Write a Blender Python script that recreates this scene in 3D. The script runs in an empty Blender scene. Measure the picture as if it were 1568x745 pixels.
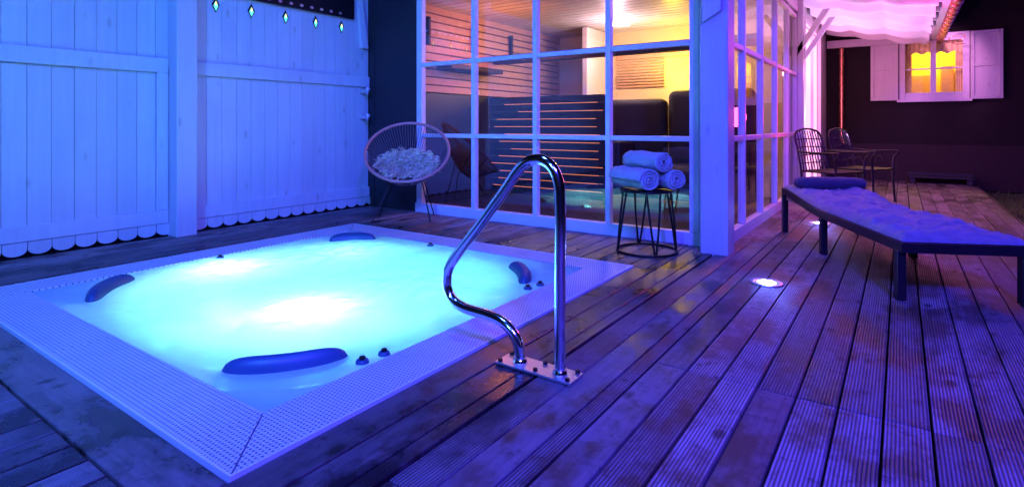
import bpy, bmesh, math, random
from mathutils import Vector, Matrix, noise
random.seed(7)
S=bpy.context.scene
col=S.collection
R=math.radians

# ------------------------------------------------------------ helpers
def empty(name,loc=(0,0,0),rot=(0,0,0)):
    o=bpy.data.objects.new(name,None); o.empty_display_size=.1
    o.location=loc; o.rotation_euler=rot; col.objects.link(o); return o
def link(name,me,mat=None,parent=None,smooth=False):
    o=bpy.data.objects.new(name,me); col.objects.link(o)
    if mat: me.materials.append(mat)
    if parent: o.parent=parent
    if smooth:
        for p in me.polygons: p.use_smooth=True
    return o
class MB:
    def __init__(s): s.v=[];s.f=[];s.a=[]
    def box(s,x0,x1,y0,y1,z0,z1,a=0.,ch=0.):
        b=len(s.v)
        if ch<=0:
            s.v+=[(x0,y0,z0),(x1,y0,z0),(x1,y1,z0),(x0,y1,z0),(x0,y0,z1),(x1,y0,z1),(x1,y1,z1),(x0,y1,z1)]
            F=[(0,3,2,1),(4,5,6,7),(0,1,5,4),(1,2,6,5),(2,3,7,6),(3,0,4,7)]
        else:
            c=ch
            s.v+=[(x0,y0,z0),(x1,y0,z0),(x1,y1,z0),(x0,y1,z0),
                  (x0,y0,z1-c),(x1,y0,z1-c),(x1,y1,z1-c),(x0,y1,z1-c),
                  (x0+c,y0+c,z1),(x1-c,y0+c,z1),(x1-c,y1-c,z1),(x0+c,y1-c,z1)]
            F=[(0,3,2,1),(0,1,5,4),(1,2,6,5),(2,3,7,6),(3,0,4,7),(4,5,9,8),(5,6,10,9),(6,7,11,10),(7,4,8,11),(8,9,10,11)]
        for f in F:
            s.f.append(tuple(i+b for i in f)); s.a.append(a)
    def poly(s,pts,a=0.):
        b=len(s.v); s.v+=[tuple(p) for p in pts]; s.f.append(tuple(range(b,b+len(pts)))); s.a.append(a)
    def prism(s,pts,off,a=0.):
        n=len(pts); b=len(s.v); off=Vector(off)
        s.v+=[tuple(p) for p in pts]+[tuple(Vector(p)+off) for p in pts]
        s.f.append(tuple(b+i for i in range(n))); s.a.append(a)
        s.f.append(tuple(b+n+i for i in reversed(range(n)))); s.a.append(a)
        for i in range(n):
            j=(i+1)%n; s.f.append((b+j,b+i,b+n+i,b+n+j)); s.a.append(a)
    def obj(s,name,mat=None,parent=None,smooth=False,bevel=0,recalc=True):
        me=bpy.data.meshes.new(name); me.from_pydata(s.v,[],s.f); me.update()
        at=me.attributes.new('rnd','FLOAT','FACE'); at.data.foreach_set('value',s.a)
        if recalc:
            bm=bmesh.new(); bm.from_mesh(me); bmesh.ops.recalc_face_normals(bm,faces=bm.faces); bm.to_mesh(me); bm.free()
        o=link(name,me,mat,parent,smooth)
        if bevel:
            m=o.modifiers.new('b','BEVEL'); m.width=bevel; m.segments=2; m.limit_method='ANGLE'
        return o
def box(name,x0,x1,y0,y1,z0,z1,mat,parent=None,bevel=.004):
    m=MB(); m.box(x0,x1,y0,y1,z0,z1,random.random()); return m.obj(name,mat,parent,bevel=bevel)
def tube(name,pts,r,mat,parent=None,cyclic=False,smooth=True,res=6,spline='POLY'):
    if not isinstance(pts[0][0],(list,tuple,Vector)): pts=[pts]
    cu=bpy.data.curves.new(name,'CURVE'); cu.dimensions='3D'; cu.bevel_depth=r; cu.bevel_resolution=res; cu.use_fill_caps=True
    for pl in pts:
        if spline=='BEZ':
            sp=cu.splines.new('BEZIER'); sp.bezier_points.add(len(pl)-1)
            for b,p in zip(sp.bezier_points,pl):
                b.co=p; b.handle_left_type='AUTO'; b.handle_right_type='AUTO'
        else:
            sp=cu.splines.new('POLY'); sp.points.add(len(pl)-1)
            for b,p in zip(sp.points,pl): b.co=(p[0],p[1],p[2],1)
        sp.use_cyclic_u=cyclic
        if spline=='BEZ': sp.resolution_u=12
    tmp=bpy.data.objects.new('tmp',cu); col.objects.link(tmp)
    dg=bpy.context.evaluated_depsgraph_get()
    me=bpy.data.meshes.new_from_object(tmp.evaluated_get(dg)); bpy.data.objects.remove(tmp)
    me.materials.clear()
    return link(name,me,mat,parent,smooth)
def cyl(name,c,r,z0,z1,mat,parent=None,n=32,r2=None,bevel=0):
    if r2 is None: r2=r
    bm=bmesh.new()
    bmesh.ops.create_cone(bm,cap_ends=True,segments=n,radius1=r,radius2=r2,depth=z1-z0,matrix=Matrix.Translation((c[0],c[1],(z0+z1)/2)))
    me=bpy.data.meshes.new(name); bm.to_mesh(me); bm.free()
    o=link(name,me,mat,parent)
    if bevel:
        m=o.modifiers.new('b','BEVEL'); m.width=bevel; m.segments=3; m.limit_method='ANGLE'
    return o
def surf(name,fn,nu,nv,mat,parent=None,closed_u=False,solid=0):
    v=[];f=[]
    for i in range(nu+1):
        for j in range(nv+1): v.append(fn(i/nu,j/nv))
    for i in range(nu):
        for j in range(nv):
            a=i*(nv+1)+j; f.append((a,a+nv+1,a+nv+2,a+1))
    me=bpy.data.meshes.new(name); me.from_pydata(v,[],f); me.update()
    o=link(name,me,mat,parent,True)
    if solid:
        m=o.modifiers.new('s','SOLIDIFY'); m.thickness=solid
    return o

# ------------------------------------------------------------ materials
def newmat(name):
    m=bpy.data.materials.new(name); m.use_nodes=True
    nt=m.node_tree; bs=nt.nodes['Principled BSDF']; return m,nt,bs
def N(nt,t,**k):
    n=nt.nodes.new(t)
    for a,b in k.items():
        if a in('operation','blend_type','data_type','attribute_name','noise_dimensions','feature','wave_type','bands_direction','interpolation_type'): setattr(n,a,b)
        else: n.inputs[a].default_value=b
    return n
def math_(nt,op,a,b=None,clamp=False):
    n=nt.nodes.new('ShaderNodeMath'); n.operation=op; n.use_clamp=clamp
    for i,x in enumerate((a,b)):
        if x is None: continue
        if isinstance(x,(int,float)): n.inputs[i].default_value=x
        else: nt.links.new(x,n.inputs[i])
    return n.outputs[0]
def mixc(nt,f,a,b,mode='MIX'):
    n=nt.nodes.new('ShaderNodeMix'); n.data_type='RGBA'; n.blend_type=mode
    for idx,x in ((0,f),(6,a),(7,b)):
        if isinstance(x,(int,float)): n.inputs[idx].default_value=x
        elif isinstance(x,tuple): n.inputs[idx].default_value=(*x,1) if len(x)==3 else x
        else: nt.links.new(x,n.inputs[idx])
    return n.outputs[2]
def coords(nt,scale=(1,1,1)):
    g=nt.nodes.new('ShaderNodeTexCoord'); mp=nt.nodes.new('ShaderNodeMapping'); mp.inputs['Scale'].default_value=scale
    nt.links.new(g.outputs['Object'],mp.inputs[0]); return mp.outputs[0]
def simple(name,c,rough=.5,metal=0.,var=.25,nscale=6,bump=.0,bscale=80):
    m,nt,bs=newmat(name)
    co=coords(nt); n=N(nt,'ShaderNodeTexNoise',Scale=nscale,Detail=5.); nt.links.new(co,n.inputs[0])
    d=tuple(x*(1-var) for x in c); l=tuple(min(1,x*(1+var*.4)) for x in c)
    nt.links.new(mixc(nt,n.outputs[0],d,l),bs.inputs['Base Color'])
    bs.inputs['Metallic'].default_value=metal
    nt.links.new(math_(nt,'MULTIPLY_ADD',n.outputs[0],.15),bs.inputs['Roughness'])
    bs.inputs['Roughness'].links[0].from_node.inputs[2].default_value=max(0,rough-.07)
    if bump:
        n2=N(nt,'ShaderNodeTexNoise',Scale=bscale,Detail=4.); nt.links.new(co,n2.inputs[0])
        b=N(nt,'ShaderNodeBump',Strength=bump,Distance=.01); nt.links.new(n2.outputs[0],b.inputs['Height']); nt.links.new(b.outputs[0],bs.inputs['Normal'])
    return m
def emis(name,c,s):
    m,nt,bs=newmat(name); bs.inputs['Base Color'].default_value=(*c,1); bs.inputs['Emission Color'].default_value=(*c,1); bs.inputs['Emission Strength'].default_value=s; return m

def deckmat(name,tint=(.36,.32,.32),grooves=True,axis='X',wet=0.):
    m,nt,bs=newmat(name)
    at=N(nt,'ShaderNodeAttribute',attribute_name='rnd'); rnd=at.outputs['Fac']
    g=nt.nodes.new('ShaderNodeTexCoord'); sp=nt.nodes.new('ShaderNodeSeparateXYZ'); nt.links.new(g.outputs['Object'],sp.inputs[0])
    sc=(45,2.2,10) if axis=='X' else (2.2,45,10)
    mp=nt.nodes.new('ShaderNodeMapping'); mp.inputs['Scale'].default_value=sc; nt.links.new(g.outputs['Object'],mp.inputs[0])
    off=nt.nodes.new('ShaderNodeCombineXYZ'); r7=math_(nt,'MULTIPLY',rnd,37.); nt.links.new(r7,off.inputs[0]); nt.links.new(r7,off.inputs[1])
    nt.links.new(off.outputs[0],mp.inputs['Location'])
    gr=N(nt,'ShaderNodeTexNoise',Scale=1.,Detail=6.,Roughness=.65); nt.links.new(mp.outputs[0],gr.inputs[0])
    ms=nt.nodes.new('ShaderNodeMapping'); ms.inputs['Scale'].default_value=(3.4,2.,2.) if axis=='X' else (2.,3.4,2.)
    o2=nt.nodes.new('ShaderNodeCombineXYZ'); nt.links.new(math_(nt,'MULTIPLY',rnd,.9),o2.inputs[1]); nt.links.new(o2.outputs[0],ms.inputs['Location']); nt.links.new(g.outputs['Object'],ms.inputs[0])
    st=N(nt,'ShaderNodeTexNoise',Scale=1.,Detail=8.,Roughness=.68); nt.links.new(ms.outputs[0],st.inputs[0])
    st2=N(nt,'ShaderNodeTexNoise',Scale=11.,Detail=6.,Roughness=.7); nt.links.new(g.outputs['Object'],st2.inputs[0])
    base=mixc(nt,gr.outputs[0],tuple(x*.25 for x in tint),tuple(min(1,x*1.75) for x in tint))
    bv=math_(nt,'MULTIPLY_ADD',rnd,.95); bv.node.inputs[2].default_value=.4
    cb=nt.nodes.new('ShaderNodeCombineColor')
    for i in range(3): nt.links.new(bv,cb.inputs[i])
    base=mixc(nt,1.,base,cb.outputs[0],'MULTIPLY')
    r1=N(nt,'ShaderNodeMapRange'); r1.inputs[1].default_value=.46; r1.inputs[2].default_value=.57; nt.links.new(st.outputs[0],r1.inputs[0])
    dark=mixc(nt,1.,base,(.2,.17,.18),'MULTIPLY')
    c1=mixc(nt,math_(nt,'MULTIPLY',r1.outputs[0],.9),base,dark)
    r2=N(nt,'ShaderNodeMapRange'); r2.inputs[1].default_value=.56; r2.inputs[2].default_value=.68; nt.links.new(st2.outputs[0],r2.inputs[0])
    c1=mixc(nt,math_(nt,'MULTIPLY',r2.outputs[0],.8),c1,(.03,.022,.02))
    vo=N(nt,'ShaderNodeTexVoronoi',Scale=1.); mpk=nt.nodes.new('ShaderNodeMapping'); mpk.inputs['Scale'].default_value=(7,4,5); nt.links.new(g.outputs['Object'],mpk.inputs[0]); nt.links.new(mpk.outputs[0],vo.inputs[0])
    rk=N(nt,'ShaderNodeMapRange'); rk.inputs[1].default_value=.19; rk.inputs[2].default_value=.08; nt.links.new(vo.outputs['Distance'],rk.inputs[0])
    c1=mixc(nt,math_(nt,'MULTIPLY',rk.outputs[0],.85),c1,(.03,.022,.018))
    dx=math_(nt,'ABSOLUTE',math_(nt,'ADD',sp.outputs[0],3.04)); dy=math_(nt,'ABSOLUTE',math_(nt,'ADD',sp.outputs[1],-2.285))
    dd=math_(nt,'MAXIMUM',dx,dy)
    dd=math_(nt,'ADD',dd,math_(nt,'MULTIPLY',st.outputs[0],-1.1))
    rw=N(nt,'ShaderNodeMapRange'); rw.inputs[1].default_value=1.6; rw.inputs[2].default_value=1.1; nt.links.new(dd,rw.inputs[0])
    wetf=math_(nt,'ADD',rw.outputs[0],wet,True)
    c1=mixc(nt,math_(nt,'MULTIPLY',wetf,.72),c1,mixc(nt,1.,c1,(.25,.22,.22),'MULTIPLY'))
    rr=math_(nt,'MULTIPLY_ADD',wetf,-.20); rr.node.inputs[2].default_value=.60
    rr=math_(nt,'ADD',rr,math_(nt,'MULTIPLY',r1.outputs[0],-.15))
    nt.links.new(rr,bs.inputs['Roughness'])
    h=math_(nt,'MULTIPLY',gr.outputs[0],.3)
    if grooves:
        ax=sp.outputs[0] if axis=='X' else sp.outputs[1]
        w=math_(nt,'SINE',math_(nt,'MULTIPLY',ax,2*math.pi/.0111))
        w=math_(nt,'MULTIPLY_ADD',w,.5); w.node.inputs[2].default_value=.5
        amp=math_(nt,'GREATER_THAN',rnd,.2)
        wa=math_(nt,'MULTIPLY',math_(nt,'POWER',w,.6),amp)
        h=math_(nt,'ADD',h,wa)
        dirt=math_(nt,'MULTIPLY',math_(nt,'SUBTRACT',1.,w),math_(nt,'MULTIPLY',amp,.78))
        c1=mixc(nt,dirt,c1,(.018,.014,.014))
    nt.links.new(c1,bs.inputs['Base Color'])
    b=N(nt,'ShaderNodeBump',Strength=.8,Distance=.003); nt.links.new(h,b.inputs['Height']); nt.links.new(b.outputs[0],bs.inputs['Normal'])
    return m
M_deck=deckmat('deck_wood'); M_deckdark=deckmat('deck_wood_wet',(.24,.2,.19),False,'X',.6)
M_deckdarkx=deckmat('deck_wood_wet_x',(.36,.3,.28),False,'Y',.2)

def whitewood(name,c=(.78,.79,.8)):
    m,nt,bs=newmat(name)
    g=nt.nodes.new('ShaderNodeTexCoord')
    mp=nt.nodes.new('ShaderNodeMapping'); mp.inputs['Scale'].default_value=(25,25,1.6); nt.links.new(g.outputs['Object'],mp.inputs[0])
    n=N(nt,'ShaderNodeTexNoise',Scale=1.,Detail=6.,Roughness=.6); nt.links.new(mp.outputs[0],n.inputs[0])
    n2=N(nt,'ShaderNodeTexNoise',Scale=1.7,Detail=4.); nt.links.new(g.outputs['Object'],n2.inputs[0])
    vo=N(nt,'ShaderNodeTexVoronoi',Scale=1.); mk=nt.nodes.new('ShaderNodeMapping'); mk.inputs['Scale'].default_value=(6,6,2.3); nt.links.new(g.outputs['Object'],mk.inputs[0]); nt.links.new(mk.outputs[0],vo.inputs[0])
    rk=N(nt,'ShaderNodeMapRange'); rk.inputs[1].default_value=.14; rk.inputs[2].default_value=.05; nt.links.new(vo.outputs['Distance'],rk.inputs[0])
    at=N(nt,'ShaderNodeAttribute',attribute_name='rnd')
    a=mixc(nt,n.outputs[0],tuple(x*.7 for x in c),c)
    a=mixc(nt,math_(nt,'MULTIPLY',at.outputs['Fac'],.35),a,tuple(x*.5 for x in c))
    a=mixc(nt,math_(nt,'MULTIPLY',n2.outputs[0],.45),a,tuple(x*.55 for x in c))
    a=mixc(nt,math_(nt,'MULTIPLY',rk.outputs[0],.55),a,(.32,.3,.26))
    nt.links.new(a,bs.inputs['Base Color']); bs.inputs['Roughness'].default_value=.42
    b=N(nt,'ShaderNodeBump',Strength=.4,Distance=.002); nt.links.new(n.outputs[0],b.inputs['Height']); nt.links.new(b.outputs[0],bs.inputs['Normal'])
    return m
M_white=whitewood('white_painted_wood')
M_frame=simple('white_frame_paint',(.74,.75,.77),.4,var=.15,bump=.05,bscale=60)
M_dark=simple('dark_paint',(.02,.02,.024),.6)
M_black=simple('black_metal',(.015,.015,.018),.35,.6)
M_chrome=simple('chrome',(.88,.89,.91),.13,1.,var=.03)
M_steel=simple('brushed_steel',(.85,.86,.88),.4,1.,var=.1,nscale=30)
M_copper=simple('copper',(.75,.33,.2),.28,1.,var=.3)
M_iron=simple('wrought_iron',(.035,.028,.03),.4,.5)
M_wallin=simple('cream_plaster',(.75,.62,.35),.8,var=.1,bump=.1)
M_wallp=simple('pale_plaster',(.7,.62,.6),.8,var=.1,bump=.1)
M_floorin=simple('interior_floor',(.05,.04,.045),.3)
M_ground=simple('ground_soil',(.03,.028,.02),.95,var=.5,bump=.6)
M_facade=simple('dark_render',(.010,.006,.009),.9,var=.35,nscale=3,bump=.3,bscale=40)
M_plinth=simple('plinth_render',(.03,.017,.022),.9,var=.35,nscale=5,bump=.3,bscale=40)
M_shell=simple('acrylic_shell',(.80,.84,.86),.25,var=.05)
M_pillow=simple('pillow_vinyl',(.03,.07,.17),.45,var=.2)
M_wicker=simple('dark_wicker',(.02,.017,.02),.6,var=.5,nscale=60,bump=.8,bscale=120)
M_slat=simple('larch_slat',(.68,.40,.24),.5,var=.3,nscale=12)
M_slatd=simple('dark_slat',(.022,.018,.022),.35,var=.3,nscale=12)
M_gapglow=emis('led_strip',(1.,.25,.08),1.4)

def glassmat(name,ior=1.6,tint=(.93,.95,.97)):
    m,nt,bs=newmat(name); nt.nodes.remove(bs); out=nt.nodes['Material Output']
    t=N(nt,'ShaderNodeBsdfTransparent'); t.inputs[0].default_value=(*tint,1)
    g=N(nt,'ShaderNodeBsdfGlossy',Roughness=.01)
    # thin pane: same reflectance from both sides (Fresnel node inverts IOR on back faces)
    geo=nt.nodes.new('ShaderNodeNewGeometry'); mr=nt.nodes.new('ShaderNodeMapRange'); mr.inputs[3].default_value=ior; mr.inputs[4].default_value=1/ior
    nt.links.new(geo.outputs['Backfacing'],mr.inputs[0])
    fr=N(nt,'ShaderNodeFresnel'); nt.links.new(mr.outputs[0],fr.inputs[0])
    mx=nt.nodes.new('ShaderNodeMixShader')
    nt.links.new(fr.outputs[0],mx.inputs[0]); nt.links.new(t.outputs[0],mx.inputs[1]); nt.links.new(g.outputs[0],mx.inputs[2]); nt.links.new(mx.outputs[0],out.inputs[0])
    return m
M_glass=glassmat('window_glass',2.4)

def watermat():
    m,nt,bs=newmat('pool_water'); nt.nodes.remove(bs); out=nt.nodes['Material Output']
    co=coords(nt)
    n=N(nt,'ShaderNodeTexNoise',Scale=5.,Detail=2.); nt.links.new(co,n.inputs[0])
    b=N(nt,'ShaderNodeBump',Strength=.35,Distance=.02); nt.links.new(n.outputs[0],b.inputs['Height'])
    t=N(nt,'ShaderNodeBsdfTransparent'); t.inputs[0].default_value=(.2,.95,.93,1)
    tr=N(nt,'ShaderNodeBsdfTranslucent'); tr.inputs[0].default_value=(.5,.98,.97,1); nt.links.new(b.outputs[0],tr.inputs['Normal'])
    df=N(nt,'ShaderNodeBsdfDiffuse'); df.inputs[0].default_value=(.8,.9,.97,1)
    g=N(nt,'ShaderNodeBsdfGlossy',Roughness=.08); nt.links.new(b.outputs[0],g.inputs['Normal'])
    fr=N(nt,'ShaderNodeFresnel',IOR=1.33); nt.links.new(b.outputs[0],fr.inputs['Normal'])
    m1=nt.nodes.new('ShaderNodeMixShader'); m1.inputs[0].default_value=.8; nt.links.new(t.outputs[0],m1.inputs[1]); nt.links.new(tr.outputs[0],m1.inputs[2])
    m2=nt.nodes.new('ShaderNodeMixShader'); m2.inputs[0].default_value=.28; nt.links.new(m1.outputs[0],m2.inputs[1]); nt.links.new(df.outputs[0],m2.inputs[2])
    m3=nt.nodes.new('ShaderNodeMixShader'); nt.links.new(fr.outputs[0],m3.inputs[0]); nt.links.new(m2.outputs[0],m3.inputs[1]); nt.links.new(g.outputs[0],m3.inputs[2])
    nt.links.new(m3.outputs[0],out.inputs[0]); return m
M_water=watermat()

def gratemat():
    m,nt,bs=newmat('perforated_grating')
    g=nt.nodes.new('ShaderNodeTexCoord'); sp=nt.nodes.new('ShaderNodeSeparateXYZ'); nt.links.new(g.outputs['Object'],sp.inputs[0])
    P_=1/.0165
    yy=math_(nt,'ADD',math_(nt,'MULTIPLY',sp.outputs[1],P_),200.)
    row=math_(nt,'MULTIPLY',math_(nt,'MODULO',math_(nt,'FLOOR',yy),2.),.5)
    a=math_(nt,'FRACT',math_(nt,'ADD',math_(nt,'ADD',math_(nt,'MULTIPLY',sp.outputs[0],P_),500.),row)); b=math_(nt,'FRACT',yy)
    a=math_(nt,'SUBTRACT',a,.5); b=math_(nt,'SUBTRACT',b,.5)
    d=math_(nt,'SQRT',math_(nt,'ADD',math_(nt,'MULTIPLY',a,a),math_(nt,'MULTIPLY',b,b)))
    r=N(nt,'ShaderNodeMapRange'); r.inputs[1].default_value=.2; r.inputs[2].default_value=.32; nt.links.new(d,r.inputs[0])
    nz=N(nt,'ShaderNodeTexNoise',Scale=3.,Detail=4.); nt.links.new(g.outputs['Object'],nz.inputs[0])
    w=mixc(nt,nz.outputs[0],(.42,.45,.5),(.75,.77,.8))
    nt.links.new(mixc(nt,r.outputs[0],(.10,.10,.14),w),bs.inputs['Base Color']); bs.inputs['Roughness'].default_value=.35
    bp=N(nt,'ShaderNodeBump',Strength=.7,Distance=.004); nt.links.new(r.outputs[0],bp.inputs['Height']); nt.links.new(bp.outputs[0],bs.inputs['Normal'])
    return m
M_grate=gratemat()

def fabricmat(name,c,var=.2,weave=500,bump=.3,rough=.95,dist=.01,ns=5.):
    m,nt,bs=newmat(name); co=coords(nt)
    n=N(nt,'ShaderNodeTexNoise',Scale=ns,Detail=6.,Roughness=.65); nt.links.new(co,n.inputs[0])
    n2=N(nt,'ShaderNodeTexNoise',Scale=float(weave),Detail=2.); nt.links.new(co,n2.inputs[0])
    nt.links.new(mixc(nt,n.outputs[0],tuple(x*(1-var) for x in c),c),bs.inputs['Base Color']); bs.inputs['Roughness'].default_value=rough
    bs.inputs['Sheen Weight'].default_value=.2
    h=math_(nt,'ADD',math_(nt,'MULTIPLY',n.outputs[0],1.5),math_(nt,'MULTIPLY',n2.outputs[0],.01/dist))
    b=N(nt,'ShaderNodeBump',Strength=bump,Distance=dist); nt.links.new(h,b.inputs['Height']); nt.links.new(b.outputs[0],bs.inputs['Normal']); return m
M_towel=fabricmat('towel_terry',(.45,.5,.54),.5,70,1.)
M_matt=fabricmat('lounger_fabric',(.52,.5,.55),.6,220,.7,.95,.04,9.)
M_cush=fabricmat('bolster_fabric',(.06,.07,.13),.3,220,.5,.95,.03,12.)
M_fur=fabricmat('sheepskin',(.9,.75,.52),.35,100,.5)
M_sail=fabricmat('awning_canvas',(.8,.8,.8),.08,120,.2)

# ------------------------------------------------------------ ground
g=MB()
TX0,TX1,TY0,TY1=-4.52,-1.56,.85,3.72
for (a,b,c,d) in ((-80,TX0+.03,-80,80),(TX1-.03,80,-80,80),(TX0+.03,TX1-.03,-80,TY0+.03),(TX0+.03,TX1-.03,TY1-.03,80)):
    g.poly([(a,c,-.14),(b,c,-.14),(b,d,-.14),(a,d,-.14)])
g.obj('ground',M_ground)

# ------------------------------------------------------------ deck
deck=empty('wooden_deck')
d=MB(); W=.134; gap=.008
def boards(x0,x1,y0,y1,joints=()):
    x=x0
    while x<x1-.03:
        xe=min(x+W,x1)
        ys=[y0]+[j for j in joints if y0<j<y1]+[y1]
        for i in range(len(ys)-1):
            dz=random.uniform(-.0015,.0015)
            d.box(x,xe-gap,ys[i]+.003,ys[i+1]-.003,-.03,dz,random.random(),.0025)
        x+=W
boards(-5.44,-4.54,-2,4.72,(.9,))
boards(-4.54,-1.56,-2.5,.655,())
boards(-4.54,-1.40,3.74,4.70)
boards(-1.40,-1.20,-2.5,4.7,(.2,))
boards(-1.19,-.85,-2.5,12.28,(1.1,5.1,9.1))
boards(-.85,1.02,-2.5,12.28,(2.29,6.3,10.3))
boards(-1.548,-1.40,-2.5,.655,())
d.obj('boards',M_deck,deck)
e=MB(); e.box(-1.548,-1.408,.662,3.735,-.03,.001,.5,.003); e.obj('edge_board',M_deckdark,deck)
e=MB(); e.box(-4.538,-1.556,.662,.835,-.03,.001,.6,.003); e.obj('edge_board_near',M_deckdarkx,deck)
box('fascia',1.022,1.05,-2.5,12.28,-.14,-.004,M_deckdark,deck)
sc=MB()
x=-.85
while x<1.0:
    for yy in (2.25,2.33,.9,4.2,5.6,6.26):
        for dx in (.03,.1):
            cx=x+dx
            sc.poly([(cx+.004*math.cos(t*math.pi/4),yy+.004*math.sin(t*math.pi/4),.0022) for t in range(8)])
    x+=W
sc.obj('screws',M_black,deck)

# ------------------------------------------------------------ hot tub
tub=empty('hot_tub')
IX0,IX1,IY0,IY1=-4.27,-1.81,1.10,3.47
cx,cy=(IX0+IX1)/2,(IY0+IY1)/2; hx,hy=(IX1-IX0)/2,(IY1-IY0)/2
def sm(a,b,x):
    t=max(0,min(1,(x-a)/(b-a))); return t*t*(3-2*t)
def shell(u,v):
    a,b=u*2-1,v*2-1
    x,y=cx+a*hx,cy+b*hy
    rho=(abs(a)**2.8+abs(b)**2.8)**(1/2.8)
    z=-.010-.05*sm(1.14,1.0,rho)-.32*sm(.92,.70,rho)-.42*sm(.55,.40,rho)
    z+=.05*math.cos(4*math.atan2(b,a))*sm(.35,.55,rho)*sm(.9,.7,rho)
    return (x,y,z)
surf('shell',shell,110,110,M_shell,tub)
def wat(u,v):
    a,b=u*2-1,v*2-1; x,y=IX0-.0+u*2*hx,IY0+v*2*hy
    env=min(1,(1-max(abs(a),abs(b)))*6)
    z=.004+env*.006*noise.noise(Vector((x*4,y*4,.3)))
    for (bx,by,s,h) in ((-3.9,2.06,.28,.02),(-2.62,1.83,.20,.04),(-3.62,2.8,.3,.02),(-2.5,2.5,.35,.01)):
        r2=((x-bx)**2+(y-by)**2)/(s*s)
        z+=h*math.exp(-r2)*(1+1.1*noise.noise(Vector((x*11,y*11,2.))))
    return (x,y,z)
surf('water',wat,150,150,M_water,tub)
gm=MB(); gw=.245; zt=.012
def gr(x0,x1,y0,y1): gm.box(x0,x1,y0,y1,-.03,zt,random.random(),.002)
n=4
L0,L1=TY0+.25,TY1-.25
for i in range(n):
    a=L0+(L1-L0)*i/n; b=L0+(L1-L0)*(i+1)/n
    gr(TX1-gw-.002,TX1,a+.002,b-.002); gr(TX0,TX0+gw+.002,a+.002,b-.002)
L0,L1=TX0+.25,TX1-.25
for i in range(n):
    a=L0+(L1-L0)*i/n; b=L0+(L1-L0)*(i+1)/n
    gr(a+.002,b-.002,TY0,TY0+gw+.002); gr(a+.002,b-.002,TY1-gw-.002,TY1)
for (xx,yy,sx,sy) in ((TX0,TY0,1,1),(TX1,TY0,-1,1),(TX0,TY1,1,-1),(TX1,TY1,-1,-1)):
    w=.248; c=.004
    for tri in ([(xx+sx*c,yy,0),(xx+sx*w,yy,0),(xx+sx*w,yy+sy*(w-c),0)],[(xx,yy+sy*c,0),(xx,yy+sy*w,0),(xx+sx*(w-c),yy+sy*w,0)]):
        gm.prism([(p[0],p[1],zt) for p in tri],(0,0,-.04),random.random())
gm.obj('grating',M_grate,tub)
fr=MB()
fr.box(TX1+.001,TX1+.010,TY0-.010,TY1+.010,-.05,.013); fr.box(TX0-.010,TX0-.001,TY0-.010,TY1+.010,-.05,.013)
fr.box(TX0,TX1,TY0-.010,TY0-.001,-.05,.013); fr.box(TX0,TX1,TY1+.001,TY1+.010,-.05,.013)
fr.obj('rim_lip',M_frame,tub)
tr=MB(); tr.box(IX0-.3,IX1+.3,IY0-.3,IY1+.3,-1.0,-.95); tr.obj('pit_base',M_dark,tub)
def pillow(name,px,py,ang,L):
    h=Matrix.Translation((px,py,0))@Matrix.Rotation(ang,4,'Z')
    def fn(u,v):
        t=u*2-1; w=.055*(1-abs(t)**5)**.5+.002; hh=.062*(1-abs(t)**5.)**.6+.004
        th=v*2*math.pi; bend=-.05*(t*t)
        p=Vector((t*L/2, bend+w*math.cos(th)*(1 if math.cos(th)<0 else .6), -.005+hh*max(math.sin(th),-.3)))
        return h@p
    surf(name,fn,28,20,M_pillow,tub)
pillow('pillow_1',-2.08,1.36,R(232),.50)
pillow('pillow_2',-3.97,1.37,R(135),.50)
pillow('pillow_3',-2.07,3.13,R(-45),.46)
pillow('pillow_4',-3.95,3.24,R(45),.40)
for i,(kx,ky,r) in enumerate(((-1.862,1.575,.03),(-1.85,1.685,.028),(-1.87,2.86,.028),(-1.85,2.97,.028),(-4.2,2.2,.028),(-3.2,3.42,.028))):
    cyl('control_knob_%d'%(i+1),(kx,ky),r,0,.018,M_pillow,tub,24,r*.8,.004)
    cyl('control_knob_cap_%d'%(i+1),(kx,ky),r*.45,.018,.03,M_black,tub,16,None,.003)
def lamp(name,kind,loc,e,c,parent=None,size=.1,tgt=None,spot=None,blend=.6):
    l=bpy.data.lights.new(name,kind); l.energy=e; l.color=c
    if kind in('POINT','SPOT'): l.shadow_soft_size=size
    if kind=='AREA': l.size=size
    if spot: l.spot_size=R(spot); l.spot_blend=blend
    o=bpy.data.objects.new(name,l); o.location=loc; col.objects.link(o)
    if tgt: o.rotation_euler=(Vector(tgt)-Vector(loc)).to_track_quat('-Z','Y').to_euler()
    if parent: o.parent=parent
    return o
lamp('underwater_lamp_1','POINT',(-3.85,2.08,-.24),13,(.85,1,.95),tub,.08)
lamp('underwater_lamp_2','POINT',(-2.64,1.85,-.17),12,(1,1,.95),tub,.06)
lamp('underwater_lamp_3','POINT',(-3.55,2.85,-.24),6,(.5,1,.95),tub,.08)
lamp('underwater_lamp_4','POINT',(-2.60,2.85,-.24),2.5,(.1,.97,.97),tub,.08)
lamp('underwater_lamp_5','POINT',(-3.05,2.3,-.55),9,(0,1,.9),tub,.1)

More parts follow.
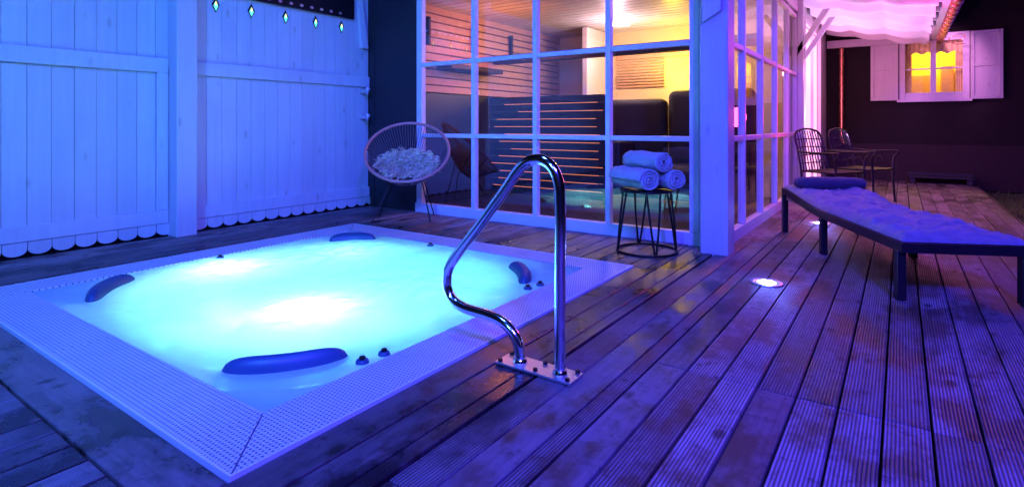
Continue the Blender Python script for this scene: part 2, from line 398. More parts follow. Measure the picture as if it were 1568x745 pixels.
# ------------------------------------------------------------ handrail
hr=empty('handrail')
Y0=1.944
P=[(-1.118,0),(-1.118,.35),(-1.118,.70),(-1.124,.765),(-1.148,.82),(-1.188,.85),(-1.235,.855),(-1.283,.838),(-1.325,.80),(-1.36,.755),(-1.53,.55),(-1.665,.395),(-1.70,.345),(-1.716,.29),(-1.708,.235),(-1.675,.198),(-1.62,.178),(-1.55,.172),(-1.47,.168),(-1.40,.155),(-1.35,.125),(-1.322,.085),(-1.312,.04),(-1.31,0)]
tube('rail',[(x,Y0,z+.005) for x,z in P],.0225,M_chrome,hr,res=10,spline='BEZ')
box('base_plate',-1.40,-1.04,1.885,2.0,.003,.013,M_steel,hr,.003)
for i,xx in enumerate((-1.118,-1.31)):
    cyl('flange_%d'%i,(xx,Y0),.032,.013,.028,M_chrome,hr,32,.026,.003)
for i,(bx,by) in enumerate(((-1.38,1.9),(-1.38,1.985),(-1.06,1.9),(-1.06,1.985),(-1.21,1.905),(-1.21,1.982))):
    cyl('bolt_%d'%i,(bx,by),.010,.013,.024,M_black,hr,6,.009)

# ------------------------------------------------------------ left wooden wall
lw=empty('wooden_wall')
XW=-5.5
wb=MB()
y=-2.5
while y<4.74:
    ye=min(y+.15,4.745)
    wb.box(XW-.03,XW+random.uniform(-.001,.0025),y+.002,ye-.0015,.10,2.9,random.random()*.9,0)
    y+=.15
wb.obj('boards',M_white,lw)
box('board_tongues',XW-.042,XW-.031,-2.5,4.74,.10,2.89,M_frame,lw,0)
box('backing',XW-.09,XW-.045,-2.5,4.74,-.1,2.88,M_dark,lw)
t=MB()
for (a,b) in ((-1.6,2.396),(2.584,4.74)):
    t.box(XW+.003,XW+.035,a,b,.115,.235,.1); t.box(XW+.003,XW+.035,a,b,1.475,1.605,.2)
t.box(XW+.003,XW+.033,2.30,2.395,.236,1.474,.3)
t.box(XW+.003,XW+.033,2.585,2.65,.236,1.474,.3)
t.obj('rails',M_white,lw,bevel=.006)
box('post',XW+.003,XW+.18,2.40,2.58,-.02,2.95,M_white,lw,.01)
s=MB(); y=-1.6
while y<4.7:
    if not (2.3<y<2.5):
        w=.145; pts=[(XW+.012,y,.112)]
        for k in range(9):
            th=math.pi*k/8; pts.append((XW+.012,y+w/2-w/2*math.cos(th),.055-.045*math.sin(th)))
        pts.append((XW+.012,y+w,.112)); s.prism(pts,(.016,0,0),random.random())
    y+=.15
s.obj('scalloped_skirt',M_white,lw)
f=MB(); f.prism([(XW+.012,4.60,1.95),(XW+.012,4.70,1.95),(XW+.012,4.60,2.6),(XW+.012,4.53,2.6)],(.05,0,0)); f.obj('brace',M_white,lw,bevel=.004)
# dark carved board hanging on the wall above the cut-outs
sg=empty('dark_wall_board')
box('board',XW+.012,XW+.05,2.75,4.49,2.285,2.75,M_black,sg,.004)
cv=MB(); y=2.85
while y<4.4:
    cv.prism([(XW+.0505,y+.022*math.cos(k*math.pi/5),2.325+.016*math.sin(k*math.pi/5)) for k in range(10)],(.003,0,0)); y+=.13
cv.obj('carving',M_steel,sg)
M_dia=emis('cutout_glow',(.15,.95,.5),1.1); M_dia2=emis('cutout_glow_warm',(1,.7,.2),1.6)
dm=MB(); di=MB(); dj=MB()
for yy in (2.835,3.20,3.59,3.97,4.33,4.66):
    z=2.175
    def dia(w,h,x,oz=0): return [(x,yy-w,z+oz),(x,yy,z-h+oz),(x,yy+w,z+oz),(x,yy,z+h+oz)]
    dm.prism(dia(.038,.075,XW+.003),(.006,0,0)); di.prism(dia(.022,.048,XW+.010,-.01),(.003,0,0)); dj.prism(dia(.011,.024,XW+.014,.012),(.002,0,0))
dm.obj('diamond_cutouts',M_black,lw); di.obj('cutout_glass',M_dia,lw); dj.obj('cutout_glass_warm',M_dia2,lw)  # emissive inlays stand in for the light behind the cut-outs
rw=empty('dark_end_wall')
box('panel',-5.5,-4.66,4.76,4.86,-.1,2.9,M_dark,rw)
box('corner_board',-5.49,-5.40,4.75,4.758,0,2.9,M_dark,rw)
tap=empty('wall_tap')
for i,zz in enumerate((1.42,1.10)):
    tube('pipe_%d'%i,[(-5.40,4.62,zz),(-5.33,4.60,zz)],.016,M_steel,tap)
    tube('mount_%d'%i,[(-5.49,4.62,zz),(-5.40,4.62,zz)],.024,M_steel,tap)
    tube('knob_%d'%i,[(-5.37,4.62,zz-.045),(-5.37,4.62,zz+.045)],.018,M_steel,tap)
    tube('lever_%d'%i,[(-5.33,4.58,zz-.03),(-5.33,4.62,zz+.03)],.012,M_steel,tap)

# ------------------------------------------------------------ garden house (glazed)
gh=empty('glazed_garden_house')
YG=4.75; XS=-1.2
VX=[-4.6,-3.80,-3.01,-2.215,-1.425]; ZR=[.09,.885,1.70,2.5]
fm=MB()
fm.box(-4.66,-1.36,YG-.03,YG+.05,-.02,.10)
for i,xv in enumerate(VX):
    w=.024 if 0<i<4 else .04
    fm.box(xv-w,xv+w,YG-.026,YG+.046,.102,2.56)
for zz in ZR[1:]:
    for i in range(4): fm.box(VX[i]+.025+(.016 if i==0 else 0),VX[i+1]-.025-(.016 if i==3 else 0),YG-.022,YG+.04,zz-.022,zz+.022)
fm.box(-4.66,-1.38,YG-.035,YG+.05,2.565,2.75)
fm.obj('front_frame',M_frame,gh,bevel=.005)
fg=MB()
for i in range(4):
    for j in range(3):
        o=random.uniform(-.002,.002)
        a,b,c,dd=VX[i]+.02,VX[i+1]-.02,ZR[j]+.01,ZR[j+1]-.01
        fg.poly([(a,YG+.01+o,c),(b,YG+.01-o,c),(b,YG+.01-o,dd),(a,YG+.01+o,dd)])
fg.obj('front_glass',M_glass,gh,recalc=False)
box('corner_post',-1.30,-1.09,4.47,4.68,-.02,2.9,M_white,gh,.008)
box('corner_post_back',-1.375,-1.16,4.70,4.83,-.02,2.9,M_frame,gh,.005)
f=MB(); f.prism([(-1.27,4.465,1.80),(-1.13,4.465,1.88),(-1.13,4.465,2.3),(-1.27,4.465,2.3)],(0,-.05,0)); f.obj('bracket',M_white,gh,bevel=.004)
VY=[4.87,5.45,6.26,7.07,7.88,8.60]
sm_=MB(); sm_.box(XS-.04,XS+.03,4.84,8.64,-.02,.10)
for i,yv in enumerate(VY):
    w=.024 if 0<i<5 else .035
    sm_.box(XS-.036,XS+.026,yv-w,yv+w,.102,2.56)
for zz in ZR[1:]:
    for i in range(5): sm_.box(XS-.03,XS+.022,VY[i]+.037,VY[i+1]-.037,zz-.024,zz+.024)
sm_.box(XS-.04,XS+.035,4.84,8.64,2.565,2.85)
sm_.obj('side_frame',M_frame,gh,bevel=.005)
fg=MB()
for i in range(5):
    for j in range(3):
        a,b,c,dd=VY[i]+.02,VY[i+1]-.02,ZR[j]+.01,ZR[j+1]-.01
        fg.poly([(XS-.005,a,c),(XS-.005,b,c),(XS-.005,b,dd),(XS-.005,a,dd)])
fg.obj('side_glass',M_glass,gh,recalc=False)
box('side_wall_1',XS-.12,XS+.02,8.65,9.4,-.02,2.85,M_white,gh)
box('side_wall_2',XS-.12,XS+.02,11.35,12.28,-.02,2.85,M_white,gh)
box('side_wall_head',XS-.12,XS+.02,9.401,11.349,2.6,2.85,M_white,gh)
f=MB(); f.box(XS-.02,XS+.03,9.36,9.42,0,2.62); f.box(XS-.02,XS+.03,11.32,11.38,0,2.62); f.box(XS-.02,XS+.025,9.421,11.319,2.55,2.61)
f.box(XS-.02,XS+.02,10.33,10.37,0,2.549)
f.obj('door_frame',M_frame,gh,bevel=.004)
M_doorglow=emis('lit_curtain',(1.,.42,.66),1.7)
surf('lit_curtain',lambda u,v:(XS-.05+.02*math.sin(u*60),9.42+u*1.9,.03+v*2.52),160,2,M_doorglow,gh)  # emissive sheet stands in for the lit room behind the door
br=MB()
for yy in (8.55,9.25):
    br.prism([(XS+.03,yy,1.95),(XS+.03,yy,2.07),(XS+.34,yy,2.56),(XS+.42,yy,2.56)],(0,.07,0))
br.obj('knee_brace',M_white,gh,bevel=.004)
box('post_2',XS+.03,XS+.10,8.55,8.64,0,2.8,M_white,gh)
# interior
box('interior_floor',-4.9,XS-.045,YG+.055,8.5,-.1,-.005,M_floorin,gh)
box('back_wall',-3.899,XS-.13,8.45,8.55,0,2.6,M_wallin,gh)
box('back_wall_2',-4.9,-3.98,8.45,8.55,0,2.6,M_wallp,gh)
cl=MB(); y=YG+.06
while y<8.4:
    cl.box(-4.9,XS-.045,y,y+.135,2.5,2.53,random.random()); y+=.16
cl.obj('plank_ceiling',M_white,gh)
box('roof',-5.0,XS+.02,YG-.0,8.6,2.86,2.95,M_dark,gh)
wl=MB(); z=1.42
while z<2.48:
    wl.box(-4.9,-4.86,YG+.06,8.44,z,z+.082,random.random()); z+=.10
wl.obj('slat_wall_upper',M_slat,gh)
box('slat_wall_lower',-4.9,-4.865,YG+.06,8.44,0,1.40,M_slatd,gh)
wl=MB(); z=.06; ld=MB()
while z<1.32:
    wl.box(-4.84,-3.05,6.4,6.43,z,z+.095)
    if z>.12:
        ld.box(-4.82+random.uniform(0,.5),-3.07-random.uniform(0,.1),6.412,6.424,z-.0075,z-.0015)
    z+=.103
wl.obj('screen_slats',M_slatd,gh); ld.obj('led_strips',M_gapglow,gh)  # orange glow between the slats put in as thin emissive bars
box('screen_post_1',-3.05,-3.0,6.39,6.44,0,1.38,M_slatd,gh)
box('wall_backing',-4.97,-4.905,YG+.06,8.44,0,2.6,M_slatd,gh)
box('tie_beam',-4.85,XS-.05,6.5,6.62,1.88,2.0,M_dark,gh)
box('partition',-3.98,-3.9,7.6,8.54,0,2.49,M_wallp,gh)
box('wall_shelf',-4.85,-4.6,5.3,6.4,1.72,1.78,M_dark,gh)
for i in range(3):
    box('wall_lamp_%d'%i,-4.855,-4.80,5.1+i*.9,5.14+i*.9,2.0,2.35,M_dark,gh)
M_cl=emis('ceiling_lamp_glow',(1,.9,.75),6)
cyl('ceiling_lamp',(-3.35,7.6),.13,2.455,2.497,M_cl,gh,32)
box('blind_rail',-3.8,-1.9,8.40,8.44,2.05,2.12,M_slat,gh)
bl=MB(); z=2.04
while z>1.62:
    bl.box(-3.8,-3.0,8.405,8.43,z-.03,z-.008); z-=.045
bl.obj('blind_slats',M_slat,gh)
lamp('ceiling_bulb','POINT',(-3.3,7.3,2.1),46,(1,.62,.75),gh,.12)
lamp('warm_lamp','POINT',(-2.7,7.95,1.9),48,(1,.6,.02),gh,.1)
lamp('red_lamp','POINT',(-4.15,5.8,1.95),24,(1,.24,.08),gh,.1)
lamp('violet_lamp','POINT',(-1.8,5.7,2.3),9,(.7,.25,1),gh,.1)
so=empty('wicker_sofa')  # dark furniture added in place of the dark band reflected in the panes
def rbox(name,x0,x1,y0,y1,z0,z1,mat,parent,b=.08):
    o=box(name,x0,x1,y0,y1,z0,z1,mat,parent,0); m=o.modifiers.new('b','BEVEL'); m.width=b; m.segments=5
    for p in o.data.polygons: p.use_smooth=True
    return o
rbox('seat',-3.0,-1.5,6.7,7.4,.08,.5,M_wicker,so); rbox('backrest_1',-3.6,-2.55,7.2,7.42,.3,1.36,M_wicker,so,.1); rbox('backrest_2',-2.53,-1.45,7.2,7.42,.3,1.46,M_wicker,so,.1)
rbox('arm_1',-3.12,-2.97,6.7,7.4,.1,.8,M_wicker,so,.05); rbox('arm_2',-1.52,-1.38,6.7,7.4,.1,.8,M_wicker,so,.05)

# ------------------------------------------------------------ pergola
pg=empty('pergola')
def roofz(x): return 2.86-(x+1.17)*.2
rf=MB()
y=4.9
while y<12.3:
    rf.prism([(XS+.04,y,roofz(XS)-.03),(.42,y,roofz(.42)-.03),(.42,y,roofz(.42)+.13),(XS+.04,y,roofz(XS)+.13)],(0,.07,0),random.random())
    y+=.74
rf.obj('rafters',M_white,pg,bevel=.004)
box('outer_beam',.425,.50,4.9,12.28,2.50,2.66,M_white,pg)
box('end_beam',XS+.04,.42,12.18,12.27,2.46,2.6,M_white,pg)
box('roof_sheet',XS,.6,4.85,12.28,3.02,3.05,M_dark,pg)
def sail(u,v):
    y=4.975+u*7.2; x=XS+.06+v*(1.5)
    k=((y-4.935)/.74)%1.0
    sag=max(0,math.sin(math.pi*k))
    fold=.045*math.sin(k*math.pi*6)
    scal=.04*abs(math.sin(v*math.pi*3+.4))
    z=roofz(x)+.03-.14*sag**.7-fold*sag-scal*sag-.03*noise.noise(Vector((x*4,y*5,0)))
    return (x,y,z)
surf('canvas_awning',sail,500,40,M_sail,pg)
tube('gutter',[(.56,4.8,2.52),(.56,12.27,2.50)],.055,M_copper,pg)
tube('gutter_brackets',[[(.56+.062*math.cos(a*math.pi/6),y,2.51+.062*math.sin(a*math.pi/6)) for a in range(13)] for y in [5.2+.35*k for k in range(20)]],.008,M_copper,pg,res=2)
tube('cable_loop',[(.60,11.9,2.42),(.72,11.9,2.40),(.85,11.9,2.44),(.86,11.9,2.50),(.74,11.9,2.50),(.66,11.9,2.44),(.74,11.9,2.36),(.88,11.9,2.36)],.006,M_copper,pg,spline='BEZ',res=3)
tube('downpipe',[(-.92,12.2,2.45),(-.92,12.2,.75),(-.88,12.15,.65)],.045,M_copper,pg)

# ------------------------------------------------------------ dark house
dh=empty('dark_house')
YF=12.3
WX0,WX1,WZ0,WZ1=.03,.90,1.5,2.55
f=MB()
f.box(-1.2,WX0,YF,YF+.2,-.1,4.2); f.box(WX1,9,YF,YF+.2,-.1,4.2); f.box(WX0,WX1,YF,YF+.2,-.1,WZ0); f.box(WX0,WX1,YF,YF+.2,WZ1,4.2)
f.obj('facade',M_facade,dh)
box('plinth',-1.18,9,YF-.03,YF-.002,-.1,.66,M_plinth,dh)
f=MB()
f.box(WX0-.06,WX0+.03,YF-.03,YF+.06,WZ0-.04,WZ1+.06); f.box(WX1-.03,WX1+.06,YF-.03,YF+.06,WZ0-.04,WZ1+.06)
f.box(WX0+.031,WX1-.031,YF-.028,YF+.06,WZ1-.03,WZ1+.06); f.box(WX0+.031,WX1-.031,YF-.028,YF+.06,WZ0-.04,WZ0+.04)
xm=(WX0+WX1)/2
f.box(xm-.04,xm+.04,YF-.02,YF+.05,WZ0+.041,WZ1-.031)
for (a,b) in ((WX0+.031,xm-.041),(xm+.041,WX1-.031)):
    f.box(a,b,YF-.01,YF+.035,1.985,2.01)
    f.box(a,b,YF-.012,YF+.04,WZ1-.07,WZ1-.0315); f.box(a,b,YF-.012,YF+.04,WZ0+.0415,WZ0+.08)
f.box(WX0-.09,WX1+.09,YF-.09,YF-.032,WZ0-.085,WZ0-.042)
f.obj('window_frame',M_frame,dh,bevel=.003)
M_yel=simple('yellow_plaster',(.8,.6,.15),.8,var=.15)
r=MB(); r.box(-.6,1.6,13.6,13.7,.9,3.0); r.box(-.7,-.6,12.5,13.6,.9,3.); r.box(1.6,1.7,12.5,13.6,.9,3.); r.box(-.6,1.6,12.5,13.6,.8,.9); r.box(-.6,1.6,12.5,13.6,3.,3.1); r.obj('lit_room',M_yel,dh)
box('cupboard',.0,.5,13.2,13.55,.9,1.95,M_slat,dh); box('cupboard_2',.62,.8,13.1,13.5,.9,2.1,M_slat,dh)
def cur(x0,x1):
    return lambda u,v:(x0+u*(x1-x0),12.42+.012*math.sin(u*28),1.5+v*1.05)
M_cur2=fabricmat('curtain',(.85,.7,.35),.1,100,.1)
surf('curtain_1',cur(.04,.16),30,2,M_cur2,dh); surf('curtain_2',cur(.78,.9),30,2,M_cur2,dh)
surf('curtain_top',lambda u,v:(.04+u*.86,12.40+.012*math.sin(u*70),2.28+.02*math.cos(u*30)+v*.27),90,2,M_cur2,dh)
lamp('room_lamp','POINT',(.45,13.0,2.5),65,(1,.62,.08),dh,.1)
for i,(a,b) in enumerate(((WX0-.49,WX0-.07),(WX1+.07,WX1+.49))):
    q=MB(); q.box(a,b,YF-.045,YF-.034,WZ0-.05,WZ1+.05)
    q.box(a,a+.05,YF-.065,YF-.046,WZ0-.05,WZ1+.05); q.box(b-.05,b,YF-.065,YF-.046,WZ0-.05,WZ1+.05)
    for zz in (WZ0-.05,2.0,WZ1-.01): q.box(a+.051,b-.051,YF-.063,YF-.046,zz,zz+.06)
    q.obj('shutter_%d'%(i+1),M_white,dh,bevel=.003)
bn=empty('garden_bench')
box('seat',.1,1.0,11.9,12.15,.10,.13,M_dark,bn); box('leg_1',.12,.2,11.92,12.12,0,.099,M_dark,bn); box('leg_2',.9,.98,11.92,12.12,0,.099,M_dark,bn); box('backrest',.1,1.0,12.16,12.19,.1,.18,M_dark,bn)

# ------------------------------------------------------------ lawn
gl=MB()
for i in range(9000):
    x=random.uniform(1.06,4.5); y=random.uniform(5.5,12.2); h=random.uniform(.03,.09); a=random.uniform(0,6.28); w=.005
    bx,by=math.cos(a)*w,math.sin(a)*w; lx,ly=random.uniform(-.03,.03),random.uniform(-.03,.03)
    gl.poly([(x-bx,y-by,-.12),(x+bx,y+by,-.12),(x+lx,y+ly,-.12+h)])
M_grass=simple('grass_blades',(.06,.10,.03),.7,var=.5)
gl.box(1.055,20,-3,12.25,-.139,-.12)
gl.obj('lawn',M_grass)

# ------------------------------------------------------------ deck spot lights
M_spot=emis('uplight_lens',(.5,.6,1),30)
for i,(x,y) in enumerate(((-.70,3.84),(-.68,6.48))):
    dl=empty('deck_light',(x,y,0))
    ring=[(.098,.002),(.096,.007),(.070,.009),(.066,.004)]
    v=[]; f=[]; n=40
    for k in range(n):
        for (r,z) in ring: v.append((r*math.cos(2*math.pi*k/n),r*math.sin(2*math.pi*k/n),z))
    for k in range(n):
        for j in range(3):
            a=k*4+j; b=((k+1)%n)*4+j; f.append((a,b,b+1,a+1))
    me=bpy.data.meshes.new('bezel'); me.from_pydata(v,[],f); link('bezel',me,M_steel,dl,True)
    cyl('lens',(0,0),.062,.0028,.0062,M_shell,dl,32)
    for k in range(6):
        a=k*math.pi/3; cyl('led_%d'%k,(.036*math.cos(a),.036*math.sin(a)),.016,.0065,.0085,M_spot,dl,16)
    cyl('led_mid',(0,0),.016,.0065,.0085,M_spot,dl,16)
    lamp('uplight','POINT',(0,0,.09),3.6,(.12,.18,1),dl,.03)

# ------------------------------------------------------------ stool & towels
SX,SY=-1.66,4.27
st=empty('wire_stool',(SX,SY,0),(0,0,R(20)))
def circ(r,z,n=40): return [(r*math.cos(2*math.pi*k/n),r*math.sin(2*math.pi*k/n),z) for k in range(n)]
tube('seat_ring',circ(.20,.485),.009,M_black,st,True); tube('base_ring',circ(.235,.012),.010,M_black,st,True)
cyl('seat',(0,0),.19,.478,.494,M_black,st,40)
lg=[]
for k in range(4):
    a=k*math.pi/2+.3
    for da in(-.16,.16):
        lg.append([(.185*math.cos(a+da*1.8),.185*math.sin(a+da*1.8),.48),(.21*math.cos(a+da),.21*math.sin(a+da),.25),(.235*math.cos(a+da*.15),.235*math.sin(a+da*.15),.012)])
tube('legs',lg,.0085,M_black,st,spline='BEZ',res=4)
def towel(loc,ang,L=.40,rad=.085,seed=0,tilt=0):
    o=empty('rolled_towel',loc,(0,tilt,ang))
    turns=3.3; nS=150; th=.0085
    def prof(t,side,l):
        a=t*turns*2*math.pi; r=.012+(rad-.012)*t
        r+=side*th*(.5)*1.9
        r+=.010*noise.noise(Vector((math.cos(a)*2,math.sin(a)*2+seed,l*4)))
        sq=1-.08*abs(math.sin(a))
        a0=a+seed*1.3
        return (r*math.cos(a0)*1.06,r*math.sin(a0)*sq)
    v=[];f=[];nL=12
    for i in range(nS+1):
        for l in range(nL+1):
            x=-L/2+L*l/nL+(.014*noise.noise(Vector((i*.1,seed,l*.3))))
            for side in(-1,1):
                y,z=prof(i/nS,side,l/nL)
                if l in(0,nL): y*=.985; z*=.985
                v.append((x,y,z))
    def id(i,l,s): return (i*(nL+1)+l)*2+s
    for i in range(nS):
        for l in range(nL):
            f.append((id(i,l,1),id(i+1,l,1),id(i+1,l+1,1),id(i,l+1,1)))
            f.append((id(i,l,0),id(i,l+1,0),id(i+1,l+1,0),id(i+1,l,0)))
        f.append((id(i,0,0),id(i+1,0,0),id(i+1,0,1),id(i,0,1)))
        f.append((id(i,nL,1),id(i+1,nL,1),id(i+1,nL,0),id(i,nL,0)))
    for i in (0,nS):
        for l in range(nL): f.append((id(i,l,0),id(i,l+1,0),id(i,l+1,1),id(i,l,1)))
    me=bpy.data.meshes.new('towel_cloth'); me.from_pydata(v,[],f); me.update()
    link('towel_cloth',me,M_towel,o,True); return o
ta=R(-32)
dx,dy=math.cos(ta),math.sin(ta); nx,ny=-dy,dx
towel((SX-.085*nx-.03,SY-.085*ny-.02,.583),ta,.42,.085,1)
towel((SX+.095*nx+.03,SY+.095*ny,.583),ta+.07,.38,.083,2)
towel((SX,SY,.722),ta+.05,.42,.080,3.2)

# ------------------------------------------------------------ woven round chair
wc=empty('woven_lounge_chair',(-4.33,4.22,0),(0,0,0))
fdir=Vector((.62,-.785,0)); wdir=Vector((.785,.62,0))
tl=R(42); C=Vector((0.03,0.02,.73))
vdir=Vector((-fdir.x*math.cos(tl),-fdir.y*math.cos(tl),math.sin(tl)))
nr=wdir.cross(vdir).normalized()
if nr.z<0: nr=-nr
def ringp(a,r=.44,ry=.44): return C+wdir*(r*math.cos(a))+vdir*(ry*math.sin(a))
M_copf=simple('copper_paint',(.55,.22,.2),.35,.0,var=.1)
tube('frame_ring',[tuple(ringp(2*math.pi*k/64)) for k in range(64)],.016,M_copf,wc,True)
seatc=C-nr*.27-vdir*.14
cords=[]
for k in range(84):
    a=2*math.pi*k/84; p=ringp(a); q=seatc+wdir*(.11*math.cos(a))+vdir*(.09*math.sin(a))
    mid=(p+q)/2-nr*.045
    cords.append([tuple(p),tuple(mid),tuple(q)])
M_cord=simple('vinyl_cord',(.20,.12,.15),.5)
tube('cords',cords,.0032,M_cord,wc,res=2,spline='POLY')
tube('seat_ring',[tuple(seatc+wdir*(.11*math.cos(a*.2618))+vdir*(.09*math.sin(a*.2618))) for a in range(24)],.01,M_black,wc,True)
legs=[]
for sx,sf in ((-1,1),(1,1),(-1,-1),(1,-1)):
    top=ringp(math.atan2(-.35 if sf>0 else .1,sx*.9),.44,.43)
    ft=wdir*(sx*.30)+fdir*(sf*.24); ft.z=.01
    md=seatc+wdir*sx*.16+fdir*sf*.1-Vector((0,0,.03))
    legs.append([tuple(top),tuple(md),tuple(ft)])
tube('legs',legs,.007,M_black,wc)
fm_=MB(); sk=seatc+nr*.095+vdir*.035
def skin(u,v):
    a=u*2*math.pi; r=v
    p=sk+wdir*(.33*r*math.cos(a))+vdir*(.20*r*math.sin(a))+nr*(.09*(r**2)+.045*noise.noise(Vector((math.cos(a)*r*5,math.sin(a)*r*5,1))))
    return p
surf('sheepskin',lambda u,v:tuple(skin(u,v)),40,12,M_fur,wc)
for i in range(1700):
    u=random.random(); v=math.sqrt(random.random()); p=skin(u,v)
    dr=(nr*.45+Vector((random.uniform(-1,1),random.uniform(-1,1),random.uniform(-.6,.4)))).normalized()
    s_=dr.cross(Vector((random.random(),random.random(),random.random()))).normalized()*.009
    L=random.uniform(.05,.11); m_=p+dr*L*.5+Vector((0,0,.008)); tip=p+dr*L-Vector((0,0,.02))
    fm_.poly([p-s_,p+s_,m_+s_*.8,m_-s_*.8]); fm_.poly([m_-s_*.8,m_+s_*.8,tip])
fm_.obj('sheepskin_locks',M_fur,wc)

# ------------------------------------------------------------ sun lounger
P0=Vector((-.89,5.78,0)); ang=math.atan2(-.903,.43)
sl=empty('sun_lounger',P0,(0,0,ang))
LL,WW=2.12,.62
def lz(s): return .335+.075*sm(.9,-.1,s)
fr_=MB()
def rail(y0,y1):
    n=12
    for i in range(n):
        a=-.05+(LL+.05)*i/n; b=-.05+(LL+.05)*(i+1)/n
        pts=[(a,y0,lz(a)-.055),(b,y0,lz(b)-.055),(b,y0,lz(b)),(a,y0,lz(a))]
        fr_.prism(pts,(0,y1-y0,0))
rail(-.02,.015); rail(WW-.015,WW+.02)
fr_.box(LL-.035,LL,.016,WW-.016,lz(LL)-.055,lz(LL)-.001); fr_.box(-.05,-.015,.016,WW-.016,lz(0)-.055,lz(0)-.002)
for k in range(11):
    a=.05+k*.19; fr_.box(a,a+.07,.016,WW-.016,lz(a+.035)-.03,lz(a+.035)-.012)
fr_.obj('frame',M_iron,sl)
lgm=MB()
for s0 in(.0,.93,2.07):
    for yy in(-.005,WW+.005):
        w=.024
        lgm.prism([(s0-w,yy-w,lz(s0)-.05),(s0+w,yy-w,lz(s0)-.05),(s0+w,yy+w,lz(s0)-.05),(s0-w,yy+w,lz(s0)-.05)],(0,0,-(lz(s0)-.05)+.004))
lgm.obj('legs',M_iron,sl,bevel=.004)
def mat_(u,v):
    s=-.04+u*(LL+.02); y=-.005+v*(WW+.01)
    e=min(1,min(u*26,(1-u)*26,v*12,(1-v)*12)); e=max(0,e)
    z=lz(s)+.004+.042*math.sqrt(e)
    q=min(abs((s*1.0)%.42-.21),.21)
    z-=.014*math.exp(-((.21-q)/.018)**2)*e
    z+=.018*noise.noise(Vector((s*3.5,y*5,3)))*e+.012*noise.noise(Vector((s*11,y*9,1)))*e
    rid=1-abs(noise.noise(Vector((s*6+y*4,y*7-s*2,8))))*3
    z+=.018*max(0,rid)**2*e
    return (s,y,z)
surf('mattress',mat_,260,90,M_matt,sl)
box('mattress_side',-.035,LL-.025,.0,WW-.0,.30,.34,M_matt,sl,.01)
def bol(u,v):
    a=v*2*math.pi; t=u*2-1; e=(1-abs(t)**8)**.5
    return (.20+.085*math.cos(a)*e+.006*noise.noise(Vector((a,t*4,0))),WW/2+t*.30,lz(.2)+.09+.055*math.sin(a)*e+.006*noise.noise(Vector((t*5,a,4))))
surf('bolster',bol,40,28,M_cush,sl)

# ------------------------------------------------------------ wrought-iron armchairs
def ironchair(loc,rz):
    o=empty('wrought_iron_armchair',loc,(0,0,rz))
    w=.26; sd=.23
    T=[]
    T.append([(-sd,-w,.0),(-sd,-w,.43),(-sd-.06,-w*.95,.70),(-sd-.11,-w*.85,.90),(-sd-.12,-w*.4,.945),(-sd-.12,0,.955),(-sd-.12,w*.4,.945),(-sd-.11,w*.85,.90),(-sd-.06,w*.95,.70),(-sd,w,.43),(-sd,w,.0)])
    for sy in(-1,1):
        T.append([(sd+.02,sy*w,.0),(sd,sy*w,.43),(sd+.01,sy*(w+.02),.60),(sd+.05,sy*(w+.02),.655),(sd-.02,sy*(w+.02),.665),(0,sy*(w+.02),.66),(-sd-.05,sy*w,.67)])
    tube('frame',T,.013,M_iron,o,spline='BEZ',res=4)
    tube('seat_rim',[(-sd,-w,.43),(sd,-w,.43),(sd,w,.43),(-sd,w,.43)],.012,M_iron,o,True,res=4)
    B=[]
    for k in range(-4,5):
        y=k*w/5; B.append([(-sd,y,.44),(-sd-.05,y*.97,.68),(-sd-.115,y*.9,.93)])
    for z,dx in ((.52,.02),(.62,.04),(.72,.065),(.82,.09)):
        B.append([(-sd-dx,-w*.95,z),(-sd-dx-.01,0,z+.01),(-sd-dx,w*.95,z)])
    for k in range(-5,6):
        B.append([(-sd,k*w/5.5,.432),(sd,k*w/5.5,.432)]); B.append([(k*sd/5.5,-w,.434),(k*sd/5.5,w,.434)])
    tube('lattice',B,.007,M_iron,o,res=2)
    S_=[]
    for sy in(-1,1):
        S_.append([(sd*.9*math.cos(t*.6)*(1-t*.07)*.25+.05,sy*w,.53+.08*math.sin(t*.6)*(1-t*.07)) for t in range(12)])
    tube('scrolls',S_,.007,M_iron,o,res=2)
    return o
ironchair((-.70,7.95,0),R(-30)); ironchair((-.40,8.75,0),R(-24))

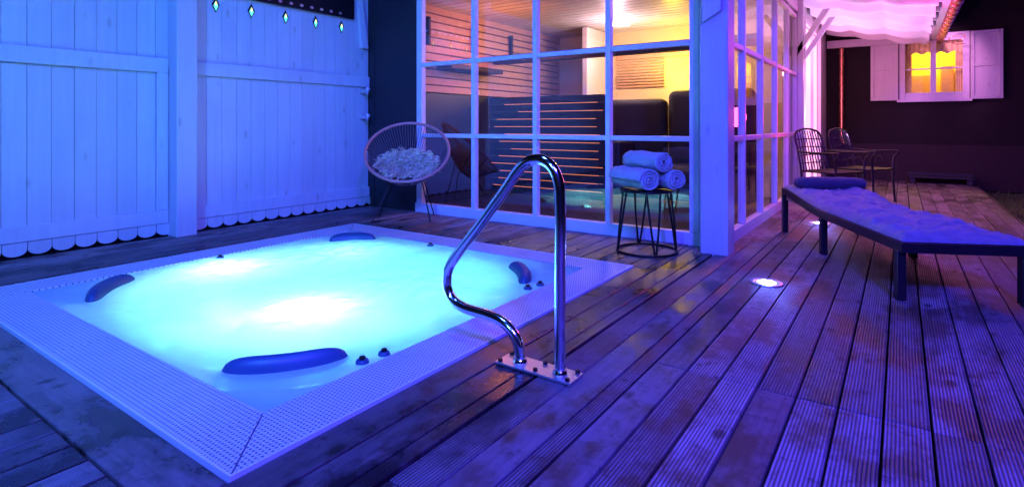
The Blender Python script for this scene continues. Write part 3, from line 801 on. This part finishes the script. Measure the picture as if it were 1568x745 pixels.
# ------------------------------------------------------------ lights
fl=empty('floodlight_set')
lamp('blue_floodlight','SPOT',(-.6,-2.2,3.4),2000,(.04,.20,1.),fl,.35,(-5.0,2.6,.6),80,.9)
lamp('blue_floodlight_2','SPOT',(-1.6,1.0,4.6),650,(.035,.11,1),fl,.3,(-3.9,2.9,.0),110,.9)
lamp('violet_floodlight','SPOT',(1.6,-.8,3.8),3000,(.055,.035,1),fl,.3,(-.2,3.0,0),100,.8)
lamp('magenta_pergola_lamp','POINT',(.2,8.4,2.1),34,(1,.07,.55),fl,.12)
lamp('pink_pergola_lamp','POINT',(-.85,10.6,1.9),16,(1,.25,.6),fl,.12)
lamp('red_pergola_lamp','POINT',(-.75,7.2,1.1),13,(1,.06,.2),fl,.12)
lamp('violet_pergola_lamp','POINT',(.1,5.9,2.2),36,(.34,.08,1),fl,.12)
lamp('awning_uplight','SPOT',(-.95,9.2,.6),230,(.7,.45,1),fl,.12,(-.3,9.3,2.8),110,.7)  # unseen spot added to brighten the canvas from below
lamp('shutter_lamp','SPOT',(.5,10.9,3.0),190,(.95,.30,.75),fl,.08,(.46,12.3,2.05),60,.7)  # unseen spot added to light the shutters pink

w=bpy.data.worlds.new('World'); S.world=w; w.use_nodes=True
nt=w.node_tree; bg=nt.nodes['Background']; sky=nt.nodes.new('ShaderNodeTexSky'); sky.sky_type='NISHITA'; sky.sun_disc=False
sky.sun_elevation=R(-4); sky.sun_rotation=R(200); nt.links.new(sky.outputs[0],bg.inputs[0]); bg.inputs[1].default_value=.05
sun=bpy.data.lights.new('moon','SUN'); sun.energy=.02; sun.angle=R(.5); sun.color=(.4,.5,1); so_=bpy.data.objects.new('moon',sun); so_.rotation_euler=(R(50),0,R(30)); col.objects.link(so_)

# ------------------------------------------------------------ camera
cam=bpy.data.cameras.new('camera'); cam.sensor_width=36; cam.lens=36*857/1568; cam.shift_y=-180.5/1568; cam.clip_end=300; cam.clip_start=.05
co=bpy.data.objects.new('camera',cam); co.location=(0,0,1); co.rotation_euler=(R(90),0,R(34.8)); col.objects.link(co)
S.camera=co
S.view_settings.view_transform='Standard'; S.view_settings.look='None'; S.view_settings.exposure=0
